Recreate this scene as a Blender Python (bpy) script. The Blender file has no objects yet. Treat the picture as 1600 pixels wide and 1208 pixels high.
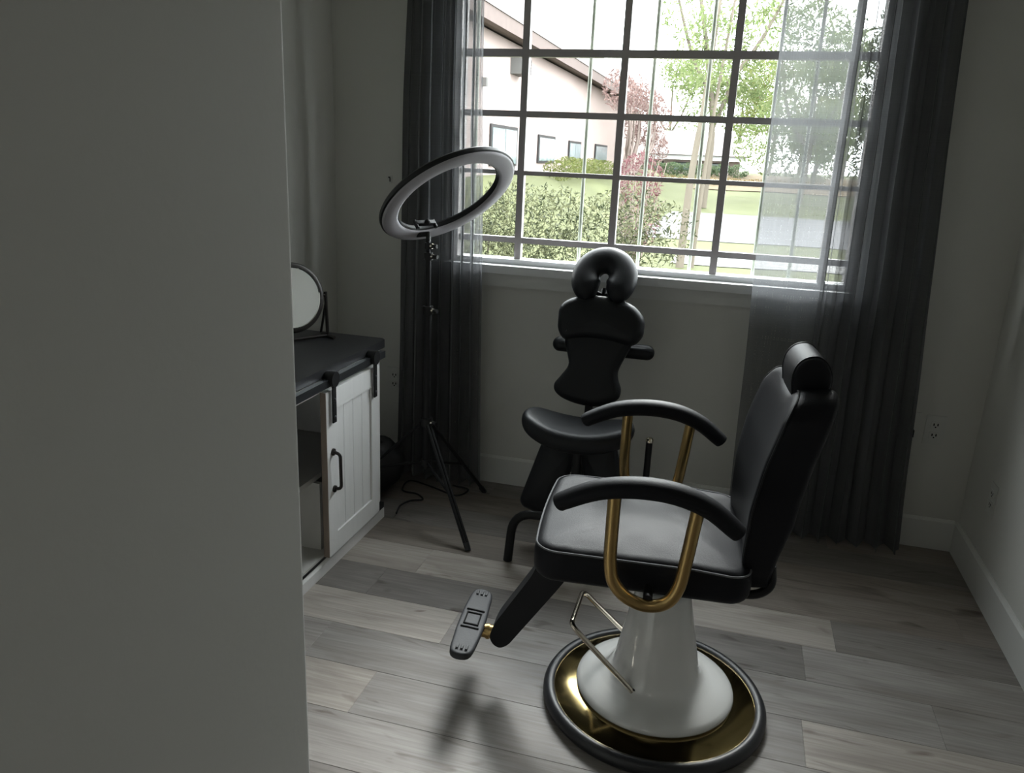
import bpy, bmesh, math, random
from mathutils import Vector, Matrix, noise
random.seed(7)
PI = math.pi
scene = bpy.context.scene
COL = scene.collection

# ------------------------------------------------------------------ camera
YAW, PITCH, ROLL, FPX, CAMZ = -0.26379, 0.28504, 0.04353, 1231.22, 1.45
fwd = Vector((math.sin(YAW)*math.cos(PITCH), math.cos(YAW)*math.cos(PITCH), -math.sin(PITCH)))
rgt0 = Vector((math.cos(YAW), -math.sin(YAW), 0))
up0 = rgt0.cross(fwd)
rgt = rgt0*math.cos(ROLL) + up0*math.sin(ROLL)
upv = up0*math.cos(ROLL) - rgt0*math.sin(ROLL)
cd = bpy.data.cameras.new('camera')
cd.sensor_width = 36.0
cd.lens = FPX/1600*36.0
cd.clip_start = 0.02
cd.clip_end = 400
cam = bpy.data.objects.new('camera', cd)
COL.objects.link(cam)
m3 = Matrix((rgt, upv, -fwd)).transposed()
cam.matrix_world = Matrix.Translation((0, 0, CAMZ)) @ m3.to_4x4()
scene.camera = cam

# ------------------------------------------------------------------ sky, sun, exposure
world = bpy.data.worlds.new('sky')
scene.world = world
world.use_nodes = True
wn = world.node_tree.nodes
wn['Background'].inputs['Color'].default_value = (0.93, 0.965, 1.0, 1)
wn['Background'].inputs['Strength'].default_value = 3.0
sl = bpy.data.lights.new('sun', 'SUN')
sl.energy = 1.1                      # veiled sun, high in front of the window
sl.angle = math.radians(18)
sl.color = (1.0, 0.98, 0.97)
sun = bpy.data.objects.new('sun', sl)
sun.rotation_euler = Vector((-0.04, 0.78, 0.56)).to_track_quat('Z', 'Y').to_euler()
COL.objects.link(sun)
hl = bpy.data.lights.new('fill_light', 'AREA')        # weak fill light added out of view behind the camera
hl.shape = 'DISK'
hl.size = 0.36
hl.energy = 0.4
hl.color = (1.0, 0.97, 0.92)
ho = bpy.data.objects.new('fill_light', hl)
ho.location = (-0.24, -1.0, 2.36)
COL.objects.link(ho)
pl = bpy.data.lights.new('window_portal', 'AREA')     # guides sky sampling through the window opening
pl.shape = 'RECTANGLE'
pl.size, pl.size_y = 1.7, 1.32
pl.cycles.is_portal = True
po = bpy.data.objects.new('window_portal', pl)
po.location = (-0.36, 3.42, 1.63)
po.rotation_euler = Vector((0, 1, 0)).to_track_quat('Z', 'Y').to_euler()
COL.objects.link(po)
vs = scene.view_settings
vs.view_transform = 'Standard'
vs.look = 'None'
vs.gamma = 1
vs.use_curve_mapping = False
vs.exposure = 2.6
cy = scene.cycles
cy.use_denoising = True
cy.max_bounces = 14
cy.diffuse_bounces = 8
cy.transparent_max_bounces = 24
cy.sample_clamp_indirect = 6.0
cy.caustics_reflective = False
cy.caustics_refractive = False

# ------------------------------------------------------------------ materials
def new_mat(name):
    m = bpy.data.materials.new(name)
    m.use_nodes = True
    return m, m.node_tree.nodes, m.node_tree.links, m.node_tree.nodes['Principled BSDF']

def mat(name, col, rough=0.5, metal=0.0, bump=0.0, scale=200.0, var=0.0, vscale=6.0, coat=0.0, stretch=(1, 1, 1), spec=0.5):
    m, n, l, b = new_mat(name)
    b.inputs['Base Color'].default_value = (*col, 1)
    b.inputs['Roughness'].default_value = rough
    b.inputs['Metallic'].default_value = metal
    b.inputs['Coat Weight'].default_value = coat
    b.inputs['Specular IOR Level'].default_value = spec
    tc = n.new('ShaderNodeTexCoord')
    mp = n.new('ShaderNodeMapping')
    mp.inputs['Scale'].default_value = stretch
    l.new(tc.outputs['Object'], mp.inputs['Vector'])
    if bump:
        t = n.new('ShaderNodeTexNoise')
        t.inputs['Scale'].default_value = scale
        t.inputs['Detail'].default_value = 3
        l.new(mp.outputs['Vector'], t.inputs['Vector'])
        bp = n.new('ShaderNodeBump')
        bp.inputs['Strength'].default_value = bump
        bp.inputs['Distance'].default_value = 0.002
        l.new(t.outputs['Fac'], bp.inputs['Height'])
        l.new(bp.outputs['Normal'], b.inputs['Normal'])
    if var:
        t = n.new('ShaderNodeTexNoise')
        t.inputs['Scale'].default_value = vscale
        t.inputs['Detail'].default_value = 5
        l.new(mp.outputs['Vector'], t.inputs['Vector'])
        r = n.new('ShaderNodeMix')
        r.data_type = 'RGBA'
        r.inputs['A'].default_value = (*[max(0, c*(1-var)) for c in col], 1)
        r.inputs['B'].default_value = (*[min(1, c*(1+var)) for c in col], 1)
        l.new(t.outputs['Fac'], r.inputs['Factor'])
        l.new(r.outputs['Result'], b.inputs['Base Color'])
    return m

M = {}
M['paint'] = mat('wall_paint', (0.57, 0.565, 0.535), 0.75, bump=0.10, scale=90, var=0.03, vscale=2)
M['ceil'] = mat('ceiling_paint', (0.60, 0.60, 0.58), 0.9, bump=0.2, scale=80)
M['trim'] = mat('trim_paint', (0.60, 0.60, 0.58), 0.4, bump=0.05, scale=60)
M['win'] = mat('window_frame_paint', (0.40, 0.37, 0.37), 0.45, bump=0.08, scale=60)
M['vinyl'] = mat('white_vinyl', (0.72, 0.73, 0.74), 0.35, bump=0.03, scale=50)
M['bar'] = mat('window_bar', (0.30, 0.33, 0.27), 0.6, bump=0.1, scale=100)
M['leather'] = mat('black_leather', (0.012, 0.0125, 0.015), 0.52, bump=0.22, scale=420, spec=0.12)
M['leather2'] = mat('black_vinyl_pad', (0.011, 0.012, 0.014), 0.45, bump=0.15, scale=300, spec=0.22)
M['piping'] = mat('grey_piping', (0.16, 0.163, 0.17), 0.8, bump=0.05, spec=0.1)
M['brass'] = mat('aged_brass', (0.42, 0.29, 0.12), 0.30, 1.0, bump=0.05, scale=120, var=0.12, vscale=25)
M['gold'] = mat('polished_gold', (0.50, 0.38, 0.17), 0.12, 1.0, bump=0.03, scale=14, var=0.1, vscale=9)
M['chrome'] = mat('chrome', (0.72, 0.66, 0.56), 0.12, 1.0, var=0.04)
M['rubber'] = mat('black_rubber', (0.016, 0.017, 0.02), 0.42, bump=0.1, scale=150)
M['whiteg'] = mat('white_gloss_enamel', (0.70, 0.70, 0.685), 0.14, coat=0.6, var=0.02)
M['blackmetal'] = mat('black_metal', (0.011, 0.011, 0.012), 0.45, 0.0, bump=0.08, scale=150, spec=0.25)
M['railmetal'] = mat('dark_steel_rail', (0.09, 0.095, 0.105), 0.32, 0.85, bump=0.1, scale=120, var=0.15)
M['blackplastic'] = mat('black_plastic', (0.011, 0.011, 0.012), 0.4, bump=0.05, scale=120, spec=0.3)
M['diffuser'] = mat('ring_diffuser', (0.40, 0.385, 0.41), 0.6, var=0.02)
M['cabwhite'] = mat('white_washed_wood', (0.76, 0.755, 0.75), 0.5, bump=0.2, scale=60, var=0.05, vscale=18, stretch=(3, 3, 0.4))
M['cabin'] = mat('cabinet_interior', (0.52, 0.51, 0.49), 0.6, bump=0.1, scale=60, var=0.05)
M['cabedge'] = mat('brown_edge_wood', (0.24, 0.19, 0.155), 0.6, bump=0.2, scale=40, var=0.2, vscale=15, stretch=(3, 3, 0.3))
M['cabtop'] = mat('black_stained_wood', (0.014, 0.014, 0.016), 0.42, bump=0.25, scale=40, var=0.4, vscale=12, stretch=(6, 0.5, 3))
M['mirror'] = mat('mirror_glass', (0.85, 0.86, 0.85), 0.02, 1.0)
M['bronze'] = mat('dark_bronze', (0.022, 0.018, 0.016), 0.4, 0.3, bump=0.08, scale=90)
M['treadplate'] = mat('grey_tread_metal', (0.045, 0.047, 0.052), 0.6, 0.0, bump=0.25, scale=160, spec=0.25)
M['bag'] = mat('black_nylon', (0.010, 0.010, 0.011), 0.6, bump=0.3, scale=120)
M['plate'] = mat('outlet_plate', (0.55, 0.55, 0.525), 0.35, var=0.01)
M['slot'] = mat('dark_slot', (0.01, 0.01, 0.01), 0.8, var=0.1, spec=0.1)
M['cord'] = mat('black_cord', (0.010, 0.010, 0.011), 0.5, bump=0.05)
# outside
M['stucco'] = mat('pink_stucco', (0.255, 0.205, 0.19), 0.9, bump=0.5, scale=18, var=0.08, vscale=0.7, spec=0.08)
M['fascia'] = mat('fascia_wood', (0.0900, 0.0690, 0.0630), 0.7, bump=0.2, scale=12, var=0.15, spec=0.08)
M['shingle'] = mat('roof_shingle', (0.0660, 0.0552, 0.0528), 0.85, bump=0.6, scale=8, var=0.3, vscale=3, spec=0.08)
M['shingle2'] = mat('pale_roof', (0.1300, 0.1125, 0.1075), 0.85, bump=0.6, scale=5, var=0.15, vscale=1.5, spec=0.08)
M['whitewood'] = mat('white_fascia', (0.3000, 0.3000, 0.2940), 0.6, bump=0.1, scale=8, spec=0.08)
M['housewin'] = mat('window_glass_with_curtain', (0.0825, 0.1045, 0.1100), 0.2, var=0.35, vscale=2.2, stretch=(1, 9, 0.3))
M['darkframe'] = mat('dark_window_frame', (0.0240, 0.0222, 0.0222), 0.6, var=0.1, spec=0.08)
M['acgrey'] = mat('grey_vent_metal', (0.0840, 0.0810, 0.0780), 0.6, bump=0.2, scale=20, var=0.1, spec=0.08)
M['grass'] = mat('lawn_grass', (0.052, 0.056, 0.026), 0.95, bump=0.8, scale=9, var=0.45, vscale=0.45, spec=0.08)
M['road'] = mat('pale_asphalt', (0.0840, 0.0822, 0.0840), 0.9, bump=0.4, scale=10, var=0.1, vscale=0.6, spec=0.08)
M['walk'] = mat('sunlit_concrete', (0.1320, 0.1272, 0.1230), 0.9, bump=0.4, scale=8, var=0.08, spec=0.08)
M['mulch'] = mat('dry_mulch', (0.0720, 0.0540, 0.0330), 0.95, bump=0.8, scale=8, var=0.35, vscale=1.2, spec=0.08)
M['bark'] = mat('tree_bark', (0.0840, 0.0720, 0.0570), 0.9, bump=0.8, scale=14, var=0.3, vscale=6, stretch=(2, 2, 0.4), spec=0.08)
M['palebark'] = mat('pale_vine_bark', (0.1440, 0.1140, 0.1020), 0.9, bump=0.5, scale=20, var=0.2, spec=0.08)
M['carpaint'] = mat('car_paint', (0.12, 0.20, 0.17), 0.25, coat=0.5, var=0.05)

def leaf_mat(name, c1, c2, trans=0.45):
    m, n, l, b = new_mat(name)
    out = n['Material Output']
    g = n.new('ShaderNodeNewGeometry')
    r = n.new('ShaderNodeValToRGB')
    r.color_ramp.elements[0].color = (*c1, 1)
    r.color_ramp.elements[1].color = (*c2, 1)
    l.new(g.outputs['Random Per Island'], r.inputs['Fac'])
    l.new(r.outputs['Color'], b.inputs['Base Color'])
    b.inputs['Roughness'].default_value = 0.6
    b.inputs['Specular IOR Level'].default_value = 0.08
    t = n.new('ShaderNodeBsdfTranslucent')
    l.new(r.outputs['Color'], t.inputs['Color'])
    mx = n.new('ShaderNodeMixShader')
    mx.inputs[0].default_value = trans
    l.new(b.outputs[0], mx.inputs[1])
    l.new(t.outputs[0], mx.inputs[2])
    l.new(mx.outputs[0], out.inputs['Surface'])
    return m
M['hedge'] = leaf_mat('hedge_leaf', (0.006, 0.010, 0.0035), (0.088, 0.090, 0.048), 0.3)
M['treeleaf'] = leaf_mat('tree_leaf', (0.0560, 0.0800, 0.0280), (0.1280, 0.1480, 0.0680), 0.5)
M['darkleaf'] = leaf_mat('shade_leaf', (0.0360, 0.0560, 0.0280), (0.0880, 0.1120, 0.0600), 0.45)
M['redleaf'] = leaf_mat('burgundy_leaf', (0.0560, 0.0176, 0.0216), (0.1200, 0.0600, 0.0640), 0.4)
M['pinkleaf'] = leaf_mat('dry_pink_vine_leaf', (0.0800, 0.0480, 0.0448), (0.1760, 0.1200, 0.1080), 0.4)
M['yellowleaf'] = leaf_mat('yellow_green_leaf', (0.0560, 0.0735, 0.0196), (0.1190, 0.1225, 0.0455), 0.45)
M['dryleaf'] = leaf_mat('dry_orange_leaf', (0.0980, 0.0700, 0.0315), (0.1540, 0.1190, 0.0595), 0.4)

def glass_mat():
    m, n, l, b = new_mat('clear_window_glass')
    out = n['Material Output']
    tr = n.new('ShaderNodeBsdfTransparent')
    tr.inputs['Color'].default_value = (0.96, 0.98, 0.97, 1)
    gl = n.new('ShaderNodeBsdfGlossy')
    gl.inputs['Roughness'].default_value = 0.02
    fr = n.new('ShaderNodeFresnel')
    gb = n.new('ShaderNodeNewGeometry')          # same reflectance on both faces of the pane
    mr = n.new('ShaderNodeMapRange')
    mr.inputs['To Min'].default_value = 1.28; mr.inputs['To Max'].default_value = 1/1.28
    l.new(gb.outputs['Backfacing'], mr.inputs['Value'])
    l.new(mr.outputs[0], fr.inputs['IOR'])
    mx = n.new('ShaderNodeMixShader')
    l.new(fr.outputs[0], mx.inputs[0])
    l.new(tr.outputs[0], mx.inputs[1])
    l.new(gl.outputs[0], mx.inputs[2])
    l.new(mx.outputs[0], out.inputs['Surface'])
    return m
M['glass'] = glass_mat()

def curtain_mat(name, transp, tl, df):
    m, n, l, b = new_mat(name)
    out = n['Material Output']
    tc = n.new('ShaderNodeTexCoord')
    # woven threads: two fine wave sets modulate how open the cloth is
    w = []
    for sc in ((260, 1, 6), (2, 1, 330)):
        mp = n.new('ShaderNodeMapping'); mp.inputs['Scale'].default_value = sc
        l.new(tc.outputs['Object'], mp.inputs['Vector'])
        t = n.new('ShaderNodeTexNoise'); t.inputs['Scale'].default_value = 1.0
        l.new(mp.outputs['Vector'], t.inputs['Vector'])
        w.append(t)
    ad = n.new('ShaderNodeMath'); ad.operation = 'ADD'
    l.new(w[0].outputs['Fac'], ad.inputs[0]); l.new(w[1].outputs['Fac'], ad.inputs[1])
    mr = n.new('ShaderNodeMapRange')
    mr.inputs['From Min'].default_value = 0.6; mr.inputs['From Max'].default_value = 1.4
    mr.inputs['To Min'].default_value = transp - 0.09; mr.inputs['To Max'].default_value = transp + 0.09
    l.new(ad.outputs[0], mr.inputs['Value'])
    b.inputs['Base Color'].default_value = (*df, 1)
    b.inputs['Roughness'].default_value = 0.7
    b.inputs['Sheen Weight'].default_value = 0.15
    t = n.new('ShaderNodeBsdfTranslucent'); t.inputs['Color'].default_value = (*tl, 1)
    a = n.new('ShaderNodeAddShader')
    l.new(b.outputs[0], a.inputs[0]); l.new(t.outputs[0], a.inputs[1])
    tr = n.new('ShaderNodeBsdfTransparent')
    mx = n.new('ShaderNodeMixShader')
    l.new(mr.outputs[0], mx.inputs[0]); l.new(a.outputs[0], mx.inputs[1]); l.new(tr.outputs[0], mx.inputs[2])
    l.new(mx.outputs[0], out.inputs['Surface'])
    return m
M['curtain'] = curtain_mat('charcoal_sheer_cloth', 0.28, (0.075, 0.077, 0.081), (0.052, 0.054, 0.058))
M['curtain_lined'] = curtain_mat('charcoal_doubled_cloth', 0.11, (0.03, 0.031, 0.033), (0.062, 0.064, 0.069))

def plank_mat():
    m, n, l, b = new_mat('vinyl_plank')
    oi = n.new('ShaderNodeObjectInfo')
    tc = n.new('ShaderNodeTexCoord')
    off = n.new('ShaderNodeVectorMath'); off.operation = 'MULTIPLY_ADD'
    cx = n.new('ShaderNodeCombineXYZ')
    l.new(oi.outputs['Random'], cx.inputs[0]); l.new(oi.outputs['Random'], cx.inputs[1])
    sc = n.new('ShaderNodeVectorMath'); sc.operation = 'SCALE'; sc.inputs['Scale'].default_value = 37.0
    l.new(cx.outputs[0], sc.inputs[0])
    add = n.new('ShaderNodeVectorMath'); add.operation = 'ADD'
    l.new(tc.outputs['Object'], add.inputs[0]); l.new(sc.outputs[0], add.inputs[1])
    n.remove(off)
    def tex(scale, stretch, detail, dist):
        mp = n.new('ShaderNodeMapping'); mp.inputs['Scale'].default_value = stretch
        l.new(add.outputs[0], mp.inputs['Vector'])
        t = n.new('ShaderNodeTexNoise'); t.inputs['Scale'].default_value = scale
        t.inputs['Detail'].default_value = detail; t.inputs['Distortion'].default_value = dist
        l.new(mp.outputs['Vector'], t.inputs['Vector'])
        return t
    grain = tex(9.0, (0.5, 14, 1), 6, 0.4)
    cloud = tex(3.2, (0.55, 2.6, 1), 4, 1.6)
    knot = tex(2.1, (1.0, 3.2, 1), 2, 2.5)
    r1 = n.new('ShaderNodeValToRGB')
    r1.color_ramp.elements[0].position = 0.30; r1.color_ramp.elements[0].color = (0.80, 0.79, 0.785, 1)
    r1.color_ramp.elements[1].position = 0.72; r1.color_ramp.elements[1].color = (1.1, 1.1, 1.1, 1)
    l.new(grain.outputs['Fac'], r1.inputs['Fac'])
    r2 = n.new('ShaderNodeValToRGB')
    r2.color_ramp.elements[0].position = 0.30; r2.color_ramp.elements[0].color = (0.78, 0.755, 0.74, 1)
    r2.color_ramp.elements[1].position = 0.65; r2.color_ramp.elements[1].color = (1.1, 1.1, 1.1, 1)
    l.new(cloud.outputs['Fac'], r2.inputs['Fac'])
    r3 = n.new('ShaderNodeValToRGB')
    r3.color_ramp.elements[0].position = 0.24; r3.color_ramp.elements[0].color = (0.42, 0.36, 0.33, 1)
    r3.color_ramp.elements[1].position = 0.36; r3.color_ramp.elements[1].color = (1, 1, 1, 1)
    l.new(knot.outputs['Fac'], r3.inputs['Fac'])
    prev = oi.outputs['Color']
    for r in (r1, r2, r3):
        mx = n.new('ShaderNodeMix'); mx.data_type = 'RGBA'; mx.blend_type = 'MULTIPLY'
        mx.inputs['Factor'].default_value = 1.0
        l.new(prev, mx.inputs['A']); l.new(r.outputs['Color'], mx.inputs['B'])
        prev = mx.outputs['Result']
    l.new(prev, b.inputs['Base Color'])
    b.inputs['Roughness'].default_value = 0.5
    b.inputs['Specular IOR Level'].default_value = 0.35
    bp = n.new('ShaderNodeBump'); bp.inputs['Strength'].default_value = 0.25; bp.inputs['Distance'].default_value = 0.001
    l.new(grain.outputs['Fac'], bp.inputs['Height']); l.new(bp.outputs['Normal'], b.inputs['Normal'])
    return m
M['plank'] = plank_mat()

# ------------------------------------------------------------------ mesh helpers
def link(name, me, material, parent=None):
    o = bpy.data.objects.new(name, me)
    if material and not me.materials:
        me.materials.append(M[material])
    COL.objects.link(o)
    if parent:
        o.parent = parent
    return o

def finish(name, bm, material, parent=None, smooth=True, angle=40, bevel=0, xf=None):
    if xf is not None:
        bmesh.ops.transform(bm, matrix=xf, verts=bm.verts)
    if bevel:
        bmesh.ops.bevel(bm, geom=[e for e in bm.edges if len(e.link_faces) == 2 and e.calc_face_angle(0) > 0.5],
                        offset=bevel, segments=2, profile=0.6, affect='EDGES', clamp_overlap=True)
    bmesh.ops.recalc_face_normals(bm, faces=bm.faces)
    me = bpy.data.meshes.new(name)
    if smooth:
        a = math.radians(angle)
        for f in bm.faces: f.smooth = True
        for e in bm.edges:
            if len(e.link_faces) == 2 and e.calc_face_angle(0) > a: e.smooth = False
    bm.to_mesh(me)
    bm.free()
    return link(name, me, material, parent)

def empty(name, label, cat, loc=(0, 0, 0), rotz=0, group=None, kind=None):
    o = bpy.data.objects.new(name, None)
    COL.objects.link(o)
    o.location = loc
    o.rotation_euler = (0, 0, rotz)
    o.empty_display_size = 0.1
    if label: o['label'] = label
    if cat: o['category'] = cat
    if group: o['group'] = group
    if kind: o['kind'] = kind
    return o

def tag(o, label, cat, group=None, kind=None):
    o['label'] = label
    o['category'] = cat
    if group: o['group'] = group
    if kind: o['kind'] = kind
    return o

def struct(o, label=None, cat=None):
    o['kind'] = 'structure'
    if label: o['label'] = label
    if cat: o['category'] = cat
    return o

def box(bm, x0, x1, y0, y1, z0, z1):
    v = [bm.verts.new(p) for p in ((x0, y0, z0), (x1, y0, z0), (x1, y1, z0), (x0, y1, z0), (x0, y0, z1), (x1, y0, z1), (x1, y1, z1), (x0, y1, z1))]
    for f in ((0, 3, 2, 1), (4, 5, 6, 7), (0, 1, 5, 4), (1, 2, 6, 5), (2, 3, 7, 6), (3, 0, 4, 7)):
        bm.faces.new([v[i] for i in f])

def boxobj(name, x0, x1, y0, y1, z0, z1, material, parent=None, bevel=0.003):
    bm = bmesh.new()
    box(bm, x0, x1, y0, y1, z0, z1)
    return finish(name, bm, material, parent, bevel=bevel)

def catmull(pts, n=8, closed=False):
    P = [Vector(p) for p in pts]
    out = []
    N = len(P)
    rng = range(N if closed else N-1)
    for i in rng:
        if closed:
            p0, p1, p2, p3 = P[(i-1) % N], P[i], P[(i+1) % N], P[(i+2) % N]
        else:
            p1, p2 = P[i], P[i+1]
            p0 = P[i-1] if i > 0 else p1*2-p2
            p3 = P[i+2] if i+2 < N else p2*2-p1
        for k in range(n):
            t = k/n
            out.append(0.5*((2*p1)+(p2-p0)*t+(2*p0-5*p1+4*p2-p3)*t*t+(3*p1-p0-3*p2+p3)*t**3))
    if not closed: out.append(P[-1])
    return out

def rounded(pts, r, n=6, closed=False):
    """polyline with rounded corners"""
    P = [Vector(p) for p in pts]
    N = len(P); out = []
    for i in range(N):
        if not closed and i in (0, N-1):
            out.append(P[i]); continue
        a, b, c = P[(i-1) % N], P[i], P[(i+1) % N]
        rr = min(r, (a-b).length*0.49, (c-b).length*0.49)
        p0 = b+(a-b).normalized()*rr; p2 = b+(c-b).normalized()*rr
        for k in range(n+1):
            t = k/n
            out.append(p0*(1-t)**2+b*2*t*(1-t)+p2*t*t)
    return out

def tube(bm, pts, rad, seg=12, closed=False, caps=True, flat=None):
    """tube along pts; rad float or list; flat=(w,h,upvec) gives an elliptical section"""
    P = [Vector(p) for p in pts]
    N = len(P)
    R = rad if isinstance(rad, (list, tuple)) else [rad]*N
    rings = []
    up = None
    for i in range(N):
        if closed: t = (P[(i+1) % N]-P[i-1])
        else: t = P[min(i+1, N-1)]-P[max(i-1, 0)]
        t.normalize()
        if flat: u = Vector(flat[2])
        elif up is None: u = Vector((0, 0, 1)) if abs(t.z) < 0.9 else Vector((1, 0, 0))
        else: u = up
        u = (u-t*u.dot(t)).normalized()
        up = u
        s = t.cross(u)
        fw, fh = (flat[0], flat[1]) if flat else (1, 1)
        rings.append([bm.verts.new(P[i]+(s*math.cos(2*PI*k/seg)*fw+u*math.sin(2*PI*k/seg)*fh)*R[i]) for k in range(seg)])
    for i in range(N if closed else N-1):
        a, b = rings[i], rings[(i+1) % N]
        for k in range(seg):
            bm.faces.new((a[k], a[(k+1) % seg], b[(k+1) % seg], b[k]))
    if caps and not closed:
        bm.faces.new(list(reversed(rings[0]))); bm.faces.new(rings[-1])

def tubeobj(name, pts, rad, material, parent=None, seg=12, closed=False, flat=None):
    bm = bmesh.new()
    tube(bm, pts, rad, seg, closed, True, flat)
    return finish(name, bm, material, parent, angle=50)

def lathe(bm, prof, seg=64, c=(0, 0)):
    rings = []
    for r, z in prof:
        if r < 1e-6: rings.append([bm.verts.new((c[0], c[1], z))])
        else: rings.append([bm.verts.new((c[0]+r*math.cos(2*PI*k/seg), c[1]+r*math.sin(2*PI*k/seg), z)) for k in range(seg)])
    for a, b in zip(rings, rings[1:]):
        for k in range(seg):
            q = [a[k % len(a)], a[(k+1) % len(a)], b[(k+1) % len(b)], b[k % len(b)]]
            q2 = []
            for v in q:
                if v not in q2: q2.append(v)
            if len(q2) > 2: bm.faces.new(q2)

def latheobj(name, prof, material, parent=None, seg=64, c=(0, 0), angle=40, xf=None):
    bm = bmesh.new()
    lathe(bm, prof, seg, c)
    return finish(name, bm, material, parent, angle=angle, xf=xf)

def pad(bm, outline, thick, r, crown=0.01, rings=9, under=None, deform=None):
    """cushion: closed 2D outline (x,y), rounded rim, crowned top (+z) and bottom"""
    O = [Vector((p[0], p[1])) for p in outline]
    N = len(O)
    area = sum(O[i].x*O[(i+1) % N].y-O[(i+1) % N].x*O[i].y for i in range(N))
    if area < 0: O.reverse()
    cen = sum(O, Vector((0, 0)))/N
    nrm = []
    for i in range(N):
        t = (O[(i+1) % N]-O[i-1]).normalized()
        nrm.append(Vector((t.y, -t.x)))
    h = thick/2
    und = crown if under is None else under
    levels = []
    K = 5
    rr = min(r, h)
    for k in range(rings, 0, -1):                       # bottom interior
        f = k/(rings+1.0)
        levels.append(('in', 1-f, -h-und*(1-(1-f)**2)))
    for k in range(K+1):
        a = -PI/2+PI/2*k/K
        levels.append(('rim', rr*(1-math.cos(a)), -h+rr+rr*math.sin(a)))
    for k in range(K+1):
        a = PI/2*k/K
        levels.append(('rim', rr*(1-math.cos(a)), h-rr+rr*math.sin(a)))
    for k in range(1, rings+1):
        f = k/(rings+1.0)
        levels.append(('in', 1-f, h+crown*(1-(1-f)**2)))
    loops = []
    for kind, d, z in levels:
        if kind == 'rim': pts = [O[i]-nrm[i]*d for i in range(N)]
        else: pts = [cen+((O[i]-nrm[i]*rr)-cen)*d for i in range(N)]
        loops.append([bm.verts.new((p.x, p.y, z)) for p in pts])
    for a, b in zip(loops, loops[1:]):
        for k in range(N):
            bm.faces.new((a[k], a[(k+1) % N], b[(k+1) % N], b[k]))
    for lp, z, inv in ((loops[0], -h-und, True), (loops[-1], h+crown, False)):
        c = bm.verts.new((cen.x, cen.y, z))
        for k in range(N):
            bm.faces.new((lp[k], lp[(k+1) % N], c))
    if deform:
        for v in bm.verts: v.co = deform(v.co)

def padobj(name, outline, thick, r, material, parent=None, crown=0.01, xf=None, deform=None, under=None, rings=9):
    bm = bmesh.new()
    pad(bm, outline, thick, r, crown, rings, under, deform)
    return finish(name, bm, material, parent, angle=70, xf=xf)

def extrude_poly(bm, poly, axis, a, b):
    """poly in the two other axes, extruded from a to b along axis"""
    def P(p, t):
        if axis == 'x': return (t, p[0], p[1])
        if axis == 'y': return (p[0], t, p[1])
        return (p[0], p[1], t)
    A = [bm.verts.new(P(p, a)) for p in poly]
    B = [bm.verts.new(P(p, b)) for p in poly]
    n = len(poly)
    for i in range(n): bm.faces.new((A[i], A[(i+1) % n], B[(i+1) % n], B[i]))
    bm.faces.new(list(reversed(A))); bm.faces.new(B)

# ------------------------------------------------------------------ room shell
XL, XR, YB, YF, H = -1.725, 0.985, 3.245, -1.6, 2.44
WX0, WX1, WZ0, WZ1 = -1.20, 0.47, 0.995, 2.27
XLH = -0.478
bm = bmesh.new()
T = 0.15
box(bm, XL-T, WX0, YB, YB+T, -0.05, H)
box(bm, WX1, XR+T, YB, YB+T, -0.05, H)
box(bm, WX0, WX1, YB, YB+T, -0.05, WZ0)
box(bm, WX0, WX1, YB, YB+T, WZ1, H)
bmesh.ops.remove_doubles(bm, verts=bm.verts, dist=1e-5)
struct(finish('wall_back', bm, 'paint', smooth=False))
struct(boxobj('wall_left', XL-T, XL, 0.80, YB, -0.05, H, 'paint', bevel=0))
struct(boxobj('wall_right', XR, XR+T, YF, YB, -0.05, H, 'paint', bevel=0))
bm = bmesh.new()
box(bm, -0.60, -0.478, YF, 0.80, -0.05, H)
es = [e for e in bm.edges if all(abs(v.co.x+0.478) < 1e-5 and abs(v.co.y-0.80) < 1e-5 for v in e.verts)]
bmesh.ops.bevel(bm, geom=es, offset=0.012, segments=5, profile=0.5, affect='EDGES')
struct(finish('wall_hall', bm, 'paint'))
struct(boxobj('wall_front', XL-T, -0.60, 0.68, 0.80, -0.05, H, 'paint', bevel=0))
struct(boxobj('wall_hall_end', -0.60, XR+T, YF-T, YF, -0.05, H, 'paint', bevel=0))
struct(boxobj('ceiling', XL-T, XR+T, YF-T, YB+T, H, H+0.15, 'ceil', bevel=0))
LP = empty('fill_fixture', 'round white fixture added for the unseen fill light behind the camera', 'lamp', (-0.24, -1.0, H))  # invented fixture around the added fill light, never in view
latheobj('fill_housing', [(0, 0), (.21, 0), (.21, -.06), (.20, -.075), (.19, -.06), (.19, -.02), (0, -.02)], 'trim', LP, 48)

# baseboards with an eased top edge
def baseboard(name, poly, axis, a, b):
    bm = bmesh.new()
    extrude_poly(bm, poly, axis, a, b)
    struct(finish(name, bm, 'trim', smooth=False))
bh, bt = 0.130, 0.014
baseboard('baseboard_back', [(YB, 0.0), (YB-bt, 0.0), (YB-bt, bh-0.010), (YB-bt*0.4, bh), (YB, bh)], 'x', XL, XR-bt)
baseboard('baseboard_right', [(XR, 0.0), (XR-bt, 0.0), (XR-bt, bh-0.010), (XR-bt*0.4, bh), (XR, bh)], 'y', YF, YB)
baseboard('baseboard_left', [(XL, 0.0), (XL+bt, 0.0), (XL+bt, bh-0.010), (XL+bt*0.4, bh), (XL, bh)], 'y', 0.80, YB-bt)

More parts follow.
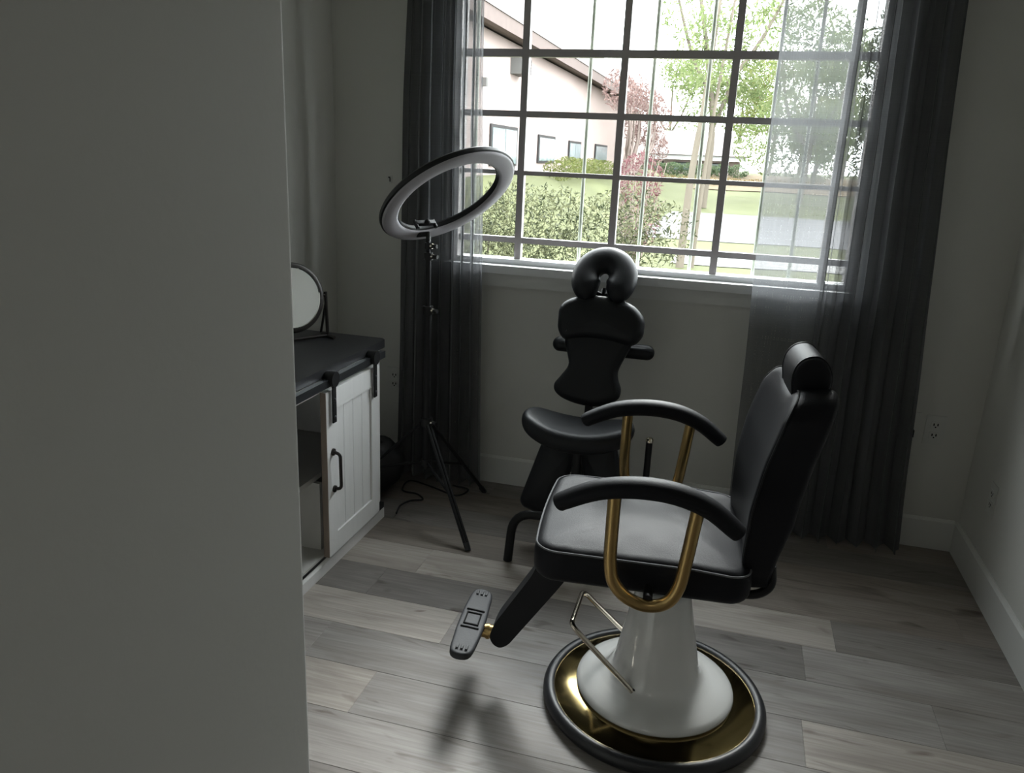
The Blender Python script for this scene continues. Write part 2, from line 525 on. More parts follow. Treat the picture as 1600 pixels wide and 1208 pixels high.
# floor of individual planks on a subfloor
floor = struct(boxobj('floor', XL, XR, YF, YB, -0.06, -0.012, 'cabedge', bevel=0))
LIGHT, MID, DARK, WARM = (0.41, 0.375, 0.34), (0.31, 0.29, 0.275), (0.215, 0.198, 0.185), (0.245, 0.215, 0.19)
known = {   # row index -> (joint x, left tone, right tone)
    0: (0.690, LIGHT, MID), 1: (0.327, MID, LIGHT), 2: (-0.852, LIGHT, MID), 3: (0.10, MID, MID), -1: (0.352, DARK, MID),
    -2: (0.455, LIGHT, DARK), -3: (-0.55, WARM, WARM), -4: (0.2, DARK, WARM), -5: (-0.3, WARM, DARK), -6: (0.5, DARK, WARM)}
PW, PLn = 0.185, 1.42
plank_cache = {}
def plank(x0, x1, y0, y1, tone):
    key = (round(x1-x0, 3), round(y1-y0, 3))
    if key not in plank_cache:
        bm = bmesh.new()
        lx, ly = (x1-x0)/2, (y1-y0)/2
        box(bm, -lx, lx, -ly, ly, -0.012, 0.0)
        top = [e for e in bm.edges if all(v.co.z > -1e-6 for v in e.verts)]
        bmesh.ops.bevel(bm, geom=top, offset=0.0011, segments=1, affect='EDGES')
        bmesh.ops.recalc_face_normals(bm, faces=bm.faces)
        me = bpy.data.meshes.new('plank'); bm.to_mesh(me); bm.free()
        plank_cache[key] = me
    o = link('plank', plank_cache[key], 'plank', floor)
    o.location = ((x0+x1)/2, (y0+y1)/2, 0)
    k = random.uniform(0.92, 1.08)
    o.color = (tone[0]*k, tone[1]*k, tone[2]*k, 1)
ROW0 = 2.165                       # upper edge of row 0
for row in range(-6, 21):
    y1 = min(ROW0-row*PW, YB); y0 = max(ROW0-(row+1)*PW, YF)
    if y1-y0 < 0.01: continue
    xl = XL if y0 > 0.80 else XLH
    if row in known: j, lt, rt = known[row]
    else: j, lt, rt = random.uniform(-0.6, 0.8), random.choice((LIGHT, MID, DARK)), random.choice((MID, WARM, LIGHT))
    if row == 0: j2 = -0.73
    xs = [j]
    while xs[0] > xl: xs.insert(0, xs[0]-PLn)
    while xs[-1] < XR: xs.append(xs[-1]+PLn)
    for a, b in zip(xs, xs[1:]):
        tone = lt if b <= j+1e-6 else rt
        if row == 0 and a > -0.8 and b < 0.8: tone = MID
        if b <= j-PLn+1e-6: tone = random.choice((LIGHT, MID, DARK)) if row not in known else lt
        a2, b2 = max(a, xl), min(b, XR)
        if b2-a2 > 0.01: plank(a2, b2, y0, y1, tone)

# ------------------------------------------------------------------ window
win = empty('window_1', None, None, (0, 0, 0), kind='structure')
YM = 3.30
k = YM/YB
def wz(z): return CAMZ+(z-CAMZ)*k
VX = [-0.875*k, -0.482*k, -0.070*k, 0.335*k]
RZ = [wz(1.109), wz(1.383), wz(1.612), wz(1.840), wz(2.07)]
FT = 0.045
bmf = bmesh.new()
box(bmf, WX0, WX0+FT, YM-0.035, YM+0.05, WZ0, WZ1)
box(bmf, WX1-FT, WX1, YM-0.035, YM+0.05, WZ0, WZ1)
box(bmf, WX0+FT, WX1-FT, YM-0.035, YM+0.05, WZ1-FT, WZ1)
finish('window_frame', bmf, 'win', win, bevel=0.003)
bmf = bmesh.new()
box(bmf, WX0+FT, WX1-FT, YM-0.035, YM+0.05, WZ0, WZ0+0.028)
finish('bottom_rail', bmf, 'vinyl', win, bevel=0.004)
gx0, gx1, gz0, gz1 = WX0+FT, WX1-FT, WZ0+0.028, WZ1-FT
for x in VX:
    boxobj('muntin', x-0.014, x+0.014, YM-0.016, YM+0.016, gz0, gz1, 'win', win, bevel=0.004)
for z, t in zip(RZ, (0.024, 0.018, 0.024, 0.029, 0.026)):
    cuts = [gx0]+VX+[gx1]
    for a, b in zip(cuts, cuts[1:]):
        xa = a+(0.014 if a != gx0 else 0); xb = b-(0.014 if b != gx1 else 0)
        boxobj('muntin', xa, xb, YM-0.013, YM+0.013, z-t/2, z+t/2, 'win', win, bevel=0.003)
cx_ = [gx0]+VX+[gx1]; cz_ = [gz0]+RZ+[gz1]
for a, b in zip(cx_, cx_[1:]):
    for c, d in zip(cz_, cz_[1:]):
        bm = bmesh.new()
        box(bm, a, b, YM-0.002, YM+0.002, c, d)
        finish('pane', bm, 'glass', win, smooth=False)
for x in (-1.10*1.02, -0.640, -0.385, -0.170, 0.085, 0.225):
    bm = bmesh.new()
    tube(bm, [(x, YM+0.075, WZ0+0.01), (x+(0.0), YM+0.075, WZ1)], 0.0075, 10)
    finish('window_bar', bm, 'bar', win)
# stool, apron
sill = struct(boxobj('trim_window_sill', WX0-0.04, WX1+0.04, 3.205, 3.262, WZ0-0.028, WZ0+0.006, 'vinyl', bevel=0.006))
boxobj('sill_ledge', WX0, WX1, 3.262, YB+T+0.03, WZ0-0.02, WZ0+0.002, 'vinyl', sill, bevel=0.002)
boxobj('apron', WX0-0.02, WX1+0.02, 3.228, 3.2449, WZ0-0.085, WZ0-0.028, 'trim', sill, bevel=0.003)
# curtain rod
rod = empty('curtain_rod', 'black curtain rod above the window holding the charcoal curtains', 'curtain rod', (-0.35, 3.16, 2.385))
tubeobj('pole', [(-1.30, 0, 0), (1.28, 0, 0)], 0.012, 'blackmetal', rod)
for sx in (-1.30, 1.28):
    bm = bmesh.new(); bmesh.ops.create_uvsphere(bm, u_segments=16, v_segments=10, radius=0.024, matrix=Matrix.Translation((sx, 0, 0)))
    finish('finial', bm, 'blackmetal', rod)
for sx in (-1.24, 1.22):
    bm = bmesh.new(); box(bm, sx-0.012, sx+0.012, -0.014, 0.085, -0.012, 0.012)
    finish('bracket', bm, 'blackmetal', rod, bevel=0.003)

# ------------------------------------------------------------------ curtains
def curtain(name, prof_top, prof_bot, z_top, z_bot, ybase, label, doubled, n=420, nz=60, seed=0):
    """prof: list of (s, x, amp, phase) control points along the cloth"""
    rnd = random.Random(seed)
    def interp(P, s):
        for a, b in zip(P, P[1:]):
            if s <= b[0]:
                t = (s-a[0])/(b[0]-a[0]+1e-9)
                return [a[i]+(b[i]-a[i])*t for i in range(1, 4)]
        return list(P[-1][1:])
    verts, faces = [], []
    for j in range(nz+1):
        v = j/nz
        z = z_top+(z_bot-z_top)*v
        for i in range(n+1):
            s = i/n
            a = interp(prof_top, s); b = interp(prof_bot, s)
            e = v**1.15
            x = a[0]+(b[0]-a[0])*e; amp = a[1]+(b[1]-a[1])*e; ph = a[2]+(b[2]-a[2])*e
            ph += 0.55*noise.noise(Vector((s*9, v*1.6, seed)))
            y = ybase+amp*math.sin(ph)+0.25*amp*math.sin(2.3*ph+1)
            x += 0.45*amp*math.sin(2*ph)*0.6
            y += 0.008*noise.noise(Vector((s*22, v*3, seed+5)))
            x += 0.006*noise.noise(Vector((s*3, v*5, seed+9)))
            zz = z
            if v > 0.97: zz = z+0.008*math.sin(ph)*(v-0.97)/0.03
            y = min(y, 3.222)
            if z < 1.03: y = min(y, 3.200)
            verts.append((x, y, zz))
    for j in range(nz):
        for i in range(n):
            a = j*(n+1)+i
            faces.append((a, a+1, a+n+2, a+n+1))
    me = bpy.data.meshes.new(name)
    me.from_pydata(verts, [], faces)
    for p in me.polygons: p.use_smooth = True
    o = link(name, me, 'curtain')
    me.materials.append(M['curtain_lined'])
    for q, p in enumerate(me.polygons):
        if doubled[0] <= (q % n)/n <= doubled[1]: p.material_index = 1
    return tag(o, label, 'curtain', 'charcoal window curtains')

W2 = 2*PI
curtain('curtain', [(0, -1.340, 0.026, 0), (0.66, -1.125, 0.030, W2*5), (1, -1.035, 0.016, W2*7.6)],
        [(0, -1.400, 0.026, 0), (0.66, -1.105, 0.032, W2*5), (1, -0.980, 0.020, W2*7.6)], 2.36, 0.018, 3.155,
        'charcoal curtain gathered at the left side of the window behind the ring light', (0, 0.62), seed=2)
curtain('curtain', [(0, 0.069, 0.004, 0), (0.20, 0.325, 0.006, W2*1.2), (0.26, 0.345, 0.022, W2*2.2), (1, 0.640, 0.030, W2*8)],
        [(0, 0.103, 0.006, 0), (0.20, 0.340, 0.010, W2*1.2), (0.26, 0.36, 0.024, W2*2.2), (1, 0.765, 0.034, W2*8)], 2.36, 0.012, 3.150,
        'charcoal curtain at the right side of the window with a sheer inner edge', (0.30, 1), seed=5)

# ------------------------------------------------------------------ barber chair   (local X = backwards, Y = away from camera)
BC = empty('barber_chair', 'black leather barber chair with gold tube arms on a white pedestal', 'barber chair', (-0.075, 1.932, 0), math.radians(5))
def U(u, v, z): return (-u, v, z)
latheobj('base_ring', [(0.268, 0.002), (0.300, 0.002), (0.3065, 0.010), (0.3065, 0.022), (0.300, 0.033), (0.290, 0.037), (0.279, 0.035), (0.273, 0.028), (0.268, 0.010), (0.268, 0.002)], 'rubber', BC, 96)
latheobj('base_plate', [(0.0, 0.012), (0.272, 0.012), (0.277, 0.030), (0.268, 0.033), (0.245, 0.040), (0.215, 0.0465), (0.18, 0.050), (0.0, 0.052)], 'gold', BC, 96, angle=60)
latheobj('pedestal', [(0.0, 0.047), (0.205, 0.0475), (0.2135, 0.050), (0.216, 0.056), (0.213, 0.063), (0.203, 0.070), (0.180, 0.079), (0.155, 0.086), (0.136, 0.094), (0.124, 0.106), (0.117, 0.122), (0.112, 0.145), (0.092, 0.25), (0.073, 0.345), (0.069, 0.356), (0.060, 0.360), (0.0, 0.360)], 'whiteg', BC, 96, angle=60)
latheobj('piston', [(0.0, 0.358), (0.042, 0.358), (0.042, 0.45), (0.0, 0.45)], 'blackmetal', BC, 32)
boxobj('seat_plate', -0.13, 0.13, -0.16, 0.16, 0.444, 0.462, 'blackmetal', BC, 0.004)
lev = rounded([U(.062, -.112, .078), U(.058, -.112, .098), U(.233, -.108, .270), U(.222, .100, .252), U(.07, .104, .115)], 0.022, 6)
LV = tubeobj('pump_lever', lev, 0.0072, 'chrome', BC, 12)
bm = bmesh.new(); bmesh.ops.create_uvsphere(bm, u_segments=12, v_segments=8, radius=0.0085, matrix=Matrix.Translation(U(.063, -.112, .076)))
finish('lever_tip', bm, 'rubber', LV)
bm = bmesh.new(); tube(bm, [U(.057, -.114, .098), U(.040, -.06, .104)], 0.0085, 14)
finish('lever_socket', bm, 'rubber', BC)
# seat
def rrect(x0, x1, y0, y1, r, n=8):
    pts = []
    for cx, cy, a in ((x1-r, y1-r, 0), (x0+r, y1-r, PI/2), (x0+r, y0+r, PI), (x1-r, y0+r, 3*PI/2)):
        for i in range(n+1):
            t = a+PI/2*i/n
            pts.append((cx+r*math.cos(t), cy+r*math.sin(t)))
    return pts
def densify(pts, d=0.02):
    out = []
    N = len(pts)
    for i in range(N):
        a, b = Vector(pts[i]), Vector(pts[(i+1) % N])
        k = max(1, int((b-a).length/d))
        for j in range(k): out.append(tuple(a+(b-a)*(j/k)))
    return out
seat_ol = densify(rrect(-0.325, 0.19, -0.247, 0.247, 0.055))
def seat_def(co):
    x, y, z = co
    zz = z+0.508
    if z > 0:
        zz -= 0.010*max(0, (x-0.05)/0.14)         # falls a little towards the back
        zz += 0.0022*noise.noise(Vector((x*13, y*13, 0)))+0.0012*noise.noise(Vector((x*34, y*26, 3)))
    # rounded, slightly bowed front
    return Vector((x-0.012*(1-(y/0.247)**2)*(1 if x < -0.2 else 0), y, zz))
padobj('seat', seat_ol, 0.094, 0.030, 'leather', BC, crown=0.020, deform=seat_def, under=0.0)
pip = []
for p in seat_ol:
    x, y = p
    c = Vector((x+0.0675, y)); 
    pip.append((x-0.012*(1-(y/0.247)**2)*(1 if x < -0.2 else 0)+(0.004 if x < -0.1 else -0.004), y*0.985, 0.508+0.0395-0.010*max(0, (x-0.05)/0.14)))
bm = bmesh.new(); tube(bm, pip, 0.0025, 6, closed=True)
SP = finish('seat_piping', bm, 'piping', BC)
# arm tubes and rests
arm_c = [(.272, .696), (.250, .712), (.175, .746), (.09, .760), (.007, .755), (-.064, .730), (-.122, .688), (-.136, .676)]
for sv in (-1, 1):
    v = 0.30*sv
    cl = catmull([U(a, v, b) for a, b in arm_c], 14)
    n = len(cl)
    rads = []
    for i in range(n):
        t = i/(n-1)
        e = min(t, 1-t)/0.07
        rads.append(max(0.12, math.sqrt(max(0, 1-(1-min(1, e))**2))) * (0.78+0.22*math.sin(PI*t)))
    AR = tubeobj('armrest', cl, rads, 'leather', BC, 20, flat=(0.034, 0.0235, (0, 0, 1)))
    up = catmull([U(.142, v, .738), U(.142, v, .66), U(.140, v, .57), U(.128, v, .520), U(.094, v, .485), U(.048, v, .472), U(.005, v, .487), U(-.018, v, .530), U(-.028, v, .60), U(-.036, v, .68), U(-.042, v, .735)], 8)
    tubeobj('arm_tube', up, 0.0152, 'brass', BC, 16)
    bm = bmesh.new(); tube(bm, [U(.048, v, .488), U(.048, 0.24*sv, .488)], 0.011, 12)
    finish('arm_bolt', bm, 'blackmetal', BC)
# backrest
half = [(0.480, .150), (0.500, .178), (0.56, .192), (0.65, .205), (0.75, .212), (0.84, .212), (0.90, .205), (0.925, .192), (0.950, .168), (0.963, .125), (0.958, .085), (0.946, .05), (0.942, 0.0)]
hh = [(b, a) for a, b in half]
ol = [(x, z) for x, z in hh]+[(-x, z) for x, z in reversed(hh[:-1])]
ol = [tuple(p) for p in catmull([Vector((p[0], p[1], 0)) for p in ol], 3, closed=True)]
ol = densify([(p[0], p[1]) for p in ol], 0.02)
def back_u(z):
    P = [(0.47, -.180), (0.565, -.172), (0.69, -.176), (0.80, -.193), (0.91, -.222), (0.98, -.250)]
    for a, b in zip(P, P[1:]):
        if z <= b[0]: return a[1]+(b[1]-a[1])*(z-a[0])/(b[0]-a[0])
    return P[-1][1]
def back_def(co):
    v, zz, c = co
    th = 0.60+0.40*min(1, max(0, (zz-0.48)/0.18))
    u = back_u(zz)+(c-0.047)*th
    th *= 1-0.22*min(1, max(0, (zz-0.84)/0.12))
    # the padded wings stand forward, the middle is dished
    if c > 0: u += 0.020*(abs(v)/0.21)**2-0.004
    return Vector((-u, v, zz-0.25*(c-0.047)*0.4))
padobj('backrest', ol, 0.094, 0.022, 'leather', BC, crown=0.0, deform=back_def)
pp = []
for p in ol:
    if p[1] > 0.50:
        pp.append(p)
pp_s = sorted(pp, key=lambda p: math.atan2(p[0], -(p[1]-0.72)) % (2*PI))
path = [back_def(Vector((p[0]*0.985, p[1]-(0.004 if p[1] > 0.93 else 0), 0.0395))) for p in pp_s]
bm = bmesh.new(); tube(bm, path, 0.0024, 6)
finish('back_piping', bm, 'leather2', BC)
# headrest: D-shaped bolster
D = [(-.246, .932), (-.237, .958), (-.235, .985), (-.241, 1.010), (-.257, 1.029), (-.282, 1.036), (-.303, 1.026), (-.318, 1.002), (-.322, .975), (-.314, .948), (-.290, .932)]
Dc = catmull([Vector((-a, 0, b)) for a, b in D], 5, closed=True)
bm = bmesh.new()
loops = []
cen = sum(Dc, Vector())/len(Dc)
for y, sc in ((-.088, .0), (-.088, .5), (-.0875, .88), (-.083, .96), (-.074, 1.0), (-.05, 1.02), (0, 1.025), (.05, 1.02), (.074, 1.0), (.083, .96), (.0875, .88), (.088, .5), (.088, 0)):
    if sc == 0: loops.append([bm.verts.new((cen.x, y, cen.z))])
    else: loops.append([bm.verts.new((cen.x+(p.x-cen.x)*sc, y, cen.z+(p.z-cen.z)*sc)) for p in Dc])
for a, b in zip(loops, loops[1:]):
    n = max(len(a), len(b))
    for i in range(n):
        if len(a) == 1: bm.faces.new((a[0], b[i], b[(i+1) % n]))
        elif len(b) == 1: bm.faces.new((a[i], b[0], a[(i+1) % n]))
        else: bm.faces.new((a[i], b[i], b[(i+1) % n], a[(i+1) % n]))
HR = finish('headrest', bm, 'leather', BC, angle=70)
for y in (-.076, .076):
    bm = bmesh.new(); tube(bm, [Vector((cen.x+(p.x-cen.x)*1.003, y, cen.z+(p.z-cen.z)*1.003)) for p in Dc], 0.0022, 6, closed=True)
    finish('seam', bm, 'leather2', HR)
for v in (-.05, .05):
    tubeobj('headrest_post', [U(-.272, v, .90), U(-.272, v, .96)], 0.006, 'chrome', BC)
for v in (-.16, .16):
    tubeobj('recline_bracket', catmull([U(-.14, v, .468), U(-.175, v, .456), U(-.215, v, .462), U(-.240, v, .490), U(-.236, v, .54)], 6), 0.011, 'blackmetal', BC, 12)
# leg bar with footrest
bm = bmesh.new()
poly = [(.318, .462), (.352, .36), (.452, .192), (.466, .150), (.458, .126), (.436, .114), (.412, .128), (.285, .320), (.235, .40), (.235, .462)]
extrude_poly(bm, [(p.x, p.z) for p in rounded([(-a, 0, b) for a, b in poly], 0.022, 4, closed=True)], 'y', -0.036, 0.036)
finish('leg_bar', bm, 'leather2', BC, bevel=0.008)
FS = tubeobj('footrest_stem', [U(.435, 0, .139), U(.470, 0, .140), U(.512, 0, .142)], [0.0195, 0.0195, 0.0195], 'brass', BC, 20)
bm = bmesh.new(); tube(bm, [U(.472, 0, .140), U(.480, 0, .140)], 0.0220, 20)
finish('stem_collar', bm, 'brass', FS)
fo = [(-.048, -.158), (-.020, -.162), (.010, -.158), (.032, -.05), (.036, 0), (.032, .05), (.012, .158), (-.012, .163), (-.036, .158), (-.044, .05), (-.050, -.0), (-.054, -.06)]
fo = [(p.x, p.y) for p in catmull([Vector((-.026-.0, -.160, 0)), Vector((.024, -.158, 0)), Vector((.036, -.08, 0)), Vector((.038, 0, 0)), Vector((.035, .08, 0)), Vector((.026, .156, 0)), Vector((-.024, .160, 0)), Vector((-.036, .08, 0)), Vector((-.038, 0, 0)), Vector((-.036, -.08, 0))], 5, closed=True)]
xf = Matrix.Translation(U(.524, 0, .162)) @ Matrix.Rotation(math.radians(6), 4, 'Y') @ Matrix.Rotation(math.radians(1.5), 4, 'Z')
FP = padobj('footplate', fo, 0.022, 0.008, 'treadplate', BC, crown=0.001, xf=xf)
bm = bmesh.new()
for a, b, c, d in ((-.020, .020, -.030, -.026), (-.020, .020, .026, .030), (-.022, -.018, -.030, .030), (.018, .022, -.030, .030), (-.026, .026, -.046, -.042), (-.026, .026, .042, .046)):
    box(bm, a, b, c, d, 0.010, 0.0145)
finish('tread_frame', bm, 'slot', FP, xf=xf, smooth=False)
for ys in (-1, 1):
    for kx in (-.013, 0, .013):
        bm = bmesh.new(); box(bm, kx-.0035, kx+.0035, min(ys*.128, ys*.148), max(ys*.128, ys*.148), 0.009, 0.0155)
        finish('rib', bm, 'treadplate', FP, xf=xf, bevel=0.001)

# ------------------------------------------------------------------ massage chair
MC = empty('massage_chair', 'black padded portable massage chair with face cradle in front of the window', 'massage chair', (-0.475, 2.72, 0))
# seat (saddle)
so = [(p.x, p.y) for p in catmull([Vector(p) for p in ((-.205, .01, 0), (-.185, -.075, 0), (-.10, -.125, 0), (0, -.135, 0), (.10, -.125, 0), (.19, -.08, 0), (.208, .01, 0), (.17, .085, 0), (.06, .115, 0), (-.06, .115, 0), (-.17, .085, 0))], 5, closed=True)]
def saddle(co):
    return Vector((co.x, co.y-0.02, co.z*(1.0)+0.478+0.040*(co.x/0.2)**2-0.02*co.x))
padobj('seat', so, 0.075, 0.034, 'leather2', MC, crown=0.006, deform=saddle, under=0.0)
# chest pad & sternum pad in a leaning plane
ct, cb = Vector((0, 0.295, 0.945)), Vector((0, 0.175, 0.565))
cz = (ct-cb).normalized(); cxv = Vector((1, 0, 0)); cn = cxv.cross(cz)   # points away (+y) / down
cn = -cn if cn.y > 0 else cn
Mx = Matrix((cxv, cz, cn)).transposed().to_4x4()
def Wp(y_, z_): return (z_-cb.z)/cz.z
lw = [(-.118, .215), (-.100, .155), (-.092, .115), (-.118, .070), (-.138, .038), (-.132, .008), (-.096, -.016), (-.03, -.032), (.04, -.032), (.090, -.014), (.118, .010), (.122, .045), (.108, .080), (.104, .115), (.120, .160), (.140, .215), (.12, .255), (-.10, .255)]
lw = [(p.x, p.y) for p in catmull([Vector((a, b, 0)) for a, b in lw], 4, closed=True)]
padobj('chest_pad', lw, 0.066, 0.030, 'leather2', MC, crown=0.0015, xf=Matrix.Translation(cb) @ Mx)
uw = [(-.112, .212), (-.144, .245), (-.150, .290), (-.148, .335), (-.118, .368), (-.055, .388), (.02, .392), (.08, .384), (.140, .362), (.178, .322), (.184, .280), (.178, .245), (.140, .212), (.05, .224), (-.04, .224)]
uw = [(p.x, p.y) for p in catmull([Vector((a, b, 0)) for a, b in uw], 4, closed=True)]
padobj('sternum_pad', uw, 0.080, 0.036, 'leather2', MC, crown=0.008, xf=Matrix.Translation(cb+cn*0.018) @ Mx)
# face cradle: horseshoe cushion, open at the bottom
fc = Vector((0.008, 0.305, 1.012))
tz = math.radians(46)
fx = Vector((1, 0, 0)); fy = Vector((0, math.cos(tz)*0.9, math.sin(tz))).normalized(); fn = fx.cross(fy)
pts, rads = [], []
NA = 44
for i in range(NA+1):
    a = math.radians(-68+316*i/NA)
    e = min(i, NA-i)/NA
    w = 0.072
    pts.append(fc+fx*(w*math.cos(a)*(1.0))+fy*(0.080*math.sin(a)))
    rads.append(0.056*min(1, 0.62+e*5) if e > 0.0 else 0.026)
FCo = tubeobj('face_cradle', pts, rads, 'leather2', MC, 18, flat=(1.0, 0.80, tuple(fn)))
bm = bmesh.new(); tube(bm, [fc-fy*0.02-fn*0.052, fc-fy*0.16-fn*0.06], 0.012, 10); tube(bm, [fc-fy*0.02-fn*0.05+fx*-0.07, fc-fy*0.05-fn*0.052, fc-fy*0.02-fn*0.05+fx*0.07], 0.010, 8)
finish('cradle_bracket', bm, 'blackmetal', MC)
# arm bar pad behind the chest
padobj('arm_pad', densify(rrect(-.190, .222, -.030, .030, .029), 0.02), 0.055, 0.026, 'leather2', MC, crown=0.002,
       xf=Matrix.Translation((0, 0.355, 0.722)) @ Matrix.Rotation(math.radians(55), 4, 'X'))
# knee pads
for sx in (-1, 1):
    xf = Matrix.Translation((sx*0.107-0.0, 0.035, 0.275)) @ Matrix.Rotation(sx*math.radians(-16), 4, 'Y') @ Matrix.Rotation(math.radians(78), 4, 'X') 
    padobj('knee_pad', densify([(a, b) for a, b in rrect(-.072, .072, -.150, .150, .035)], 0.02), 0.062, 0.028, 'leather2', MC, crown=0.006, xf=xf)
# frame
rear = rounded([(-.203, -.165, 0.0), (-.188, -.165, .20), (.188, -.165, .20), (.203, -.165, 0.0)], 0.085, 8)
tubeobj('rear_foot', rear, 0.0165, 'blackmetal', MC, 14)
tubeobj('seat_post', [(0.005, -.02, .20), (0.005, -.02, .452)], 0.017, 'blackmetal', MC, 14)
tubeobj('spine_tube', rounded([(0, -.165, .20), (0, 0.05, .19), (0, 0.16, .22), (0, .215, .55)], 0.06), 0.016, 'blackmetal', MC, 14)
tubeobj('chest_post', [(0, .205, .50), (0, .262, .60), (0, .345, .90)], 0.015, 'blackmetal', MC, 12)
tubeobj('front_foot', rounded([(0, 0.08, .195), (0, 0.30, .10), (0, .42, .018)], 0.05), 0.016, 'blackmetal', MC, 12)
bm = bmesh.new(); tube(bm, [(-.20, .42, .016), (.252, .42, .016)], 0.016, 12)
finish('cross_foot', bm, 'blackmetal', MC)
tubeobj('side_post', [(.252, .14, .01), (.252, .14, .430)], 0.0125, 'blackmetal', MC, 14)
tubeobj('side_rail', [(.252, .14, .016), (.252, .42, .016)], 0.012, 'blackmetal', MC, 12)
latheobj('post_cap', [(0, .428), (.0145, .428), (.0145, .440), (.010, .446), (0, .447)], 'chrome', MC, 20, c=(.252, .14))
tubeobj('arm_pad_post', [(0, .345, .62), (0, .358, .71)], 0.012, 'blackmetal', MC, 10)
bm = bmesh.new()
tube(bm, [(-.10, .055, .24), (0, .05, .195), (.10, .055, .24)], 0.010, 10)
finish('knee_bracket', bm, 'blackmetal', MC)

# ------------------------------------------------------------------ ring light
HX, HY = -1.125, 2.85
RL = empty('ring_light', 'large ring light on a black tripod stand in front of the left curtain', 'ring light', (HX, HY, 0))
tubeobj('column', [(0, 0, 0.19), (0, 0, 0.86)], 0.0145, 'blackmetal', RL)
tubeobj('upper_column', [(0, 0, 0.84), (0, 0, 1.07)], 0.011, 'blackmetal', RL)
tubeobj('top_stud', [(0, 0, 1.06), (0, -.005, 1.135)], 0.008, 'blackmetal', RL)
def collar(z, r=0.021, h=0.032):
    cc = latheobj('collar', [(0, z-h/2), (r, z-h/2), (r, z+h/2), (0, z+h/2)], 'blackplastic', RL, 20)
    bm = bmesh.new(); tube(bm, [(r*0.8, -.004, z), (r+0.024, -.012, z)], 0.008, 10)
    finish('knob', bm, 'blackplastic', cc)
    bm = bmesh.new(); tube(bm, [(r*0.8, -.004, z), (r+0.005, -.006, z)], 0.0095, 10)
    finish('screw', bm, 'chrome', cc)
collar(0.855); collar(1.065, 0.018, 0.028); collar(1.105, 0.015, 0.022)
collar(0.392, 0.024, 0.036)
feet = [(.282, -.277), (.175, .255), (-.39, -.05)]
for fx_, fy_ in feet:
    d = Vector((fx_, fy_, 0)); dn = d.normalized()
    s = Vector((-dn.y, dn.x, 0))
    LG = None
    bm = bmesh.new()
    a = Vector((dn.x*0.022, dn.y*0.022, 0.385)); b = Vector((fx_, fy_, 0.012))
    for q in (-0.0065, 0.0065): tube(bm, [a+s*q, b+s*q], 0.0062, 8)
    LG = finish('leg', bm, 'blackmetal', RL)
    bm = bmesh.new(); tube(bm, [b+Vector((0, 0, .014))-dn*0.012, b+Vector((0, 0, -.010))+dn*0.006], 0.012, 10)
    finish('rubber_foot', bm, 'rubber', LG)
    bm = bmesh.new(); tube(bm, [Vector((dn.x*.018, dn.y*.018, 0.215)), a+(b-a)*0.60], 0.0055, 8)
    finish('brace', bm, 'blackmetal', RL)
latheobj('brace_collar', [(0, .200), (.022, .200), (.022, .230), (0, .230)], 'blackplastic', RL, 20)
# tilted ring: face looks down and towards the room
cpos = Vector((-1.027, 2.80, 1.290))
vdir = (cpos-Vector((0, 0, CAMZ))).normalized()      # the face is turned well down from the direction of the doorway
ur_ = (rgt-vdir*rgt.dot(vdir)).normalized(); uu_ = (upv-vdir*upv.dot(vdir)).normalized()
n3 = (-0.43*vdir+0.903*(0.459*ur_-0.889*uu_)).normalized()
e1 = (0.889*ur_+0.459*uu_); e1 = (e1-n3*e1.dot(n3)).normalized(); e2 = n3.cross(e1)
RM = Matrix.Translation(cpos-Vector((HX, HY, 0))) @ Matrix((e1, e2, n3)).transposed().to_4x4()
RO, RI = 0.270, 0.198
latheobj('ring_housing', [(RI+.004, 0.0), (RO-.004, 0.0), (RO, -.004), (RO, -.016), (RO-.008, -.024), (RI+.008, -.024), (RI, -.016), (RI, -.004), (RI+.004, 0.0)], 'blackplastic', RL, 96, xf=RM)
latheobj('diffuser', [(RI+.006, -.001), (RI+.007, .004), (RI+.016, .0085), ((RI+RO)/2, .010), (RO-.014, .0085), (RO-.006, .004), (RO-.005, -.001)], 'diffuser', RL, 96, xf=RM, angle=70)
# phone clamp and yoke near the lowest point of the ring
dn_ = Vector((0, 0, -1)); low = (dn_-n3*dn_.dot(n3)).normalized()
base_rel = Vector((HX, HY, 0))
lp = cpos+low*RI-n3*0.02-base_rel
bm = bmesh.new()
tube(bm, [Vector((0, -.003, 1.12)), Vector((0, -.004, 1.15)), cpos+low*(RO+0.0)-n3*0.02-base_rel], 0.010, 10)
finish('yoke', bm, 'blackplastic', RL)
s_ = n3.cross(low)
PH = bmesh.new()
box(PH, -.045, .045, -.010, .010, -.008, .008)
xfp = Matrix.Translation(lp-low*0.03+n3*0.012) @ Matrix((s_, low, n3)).transposed().to_4x4()
PHo = finish('phone_holder', PH, 'blackplastic', RL, xf=xfp, bevel=0.003)
for q in (-.046, .046):
    bm = bmesh.new(); tube(bm, [(q, 0, -.012), (q, 0, .022)], 0.0075, 10)
    finish('clamp_jaw', bm, 'blackplastic', PHo, xf=xfp)
bm = bmesh.new(); bmesh.ops.create_uvsphere(bm, u_segments=14, v_segments=8, radius=.012, matrix=Matrix.Translation((0.004, -.012, .004)))
finish('ball_joint', bm, 'blackplastic', PHo, xf=xfp)

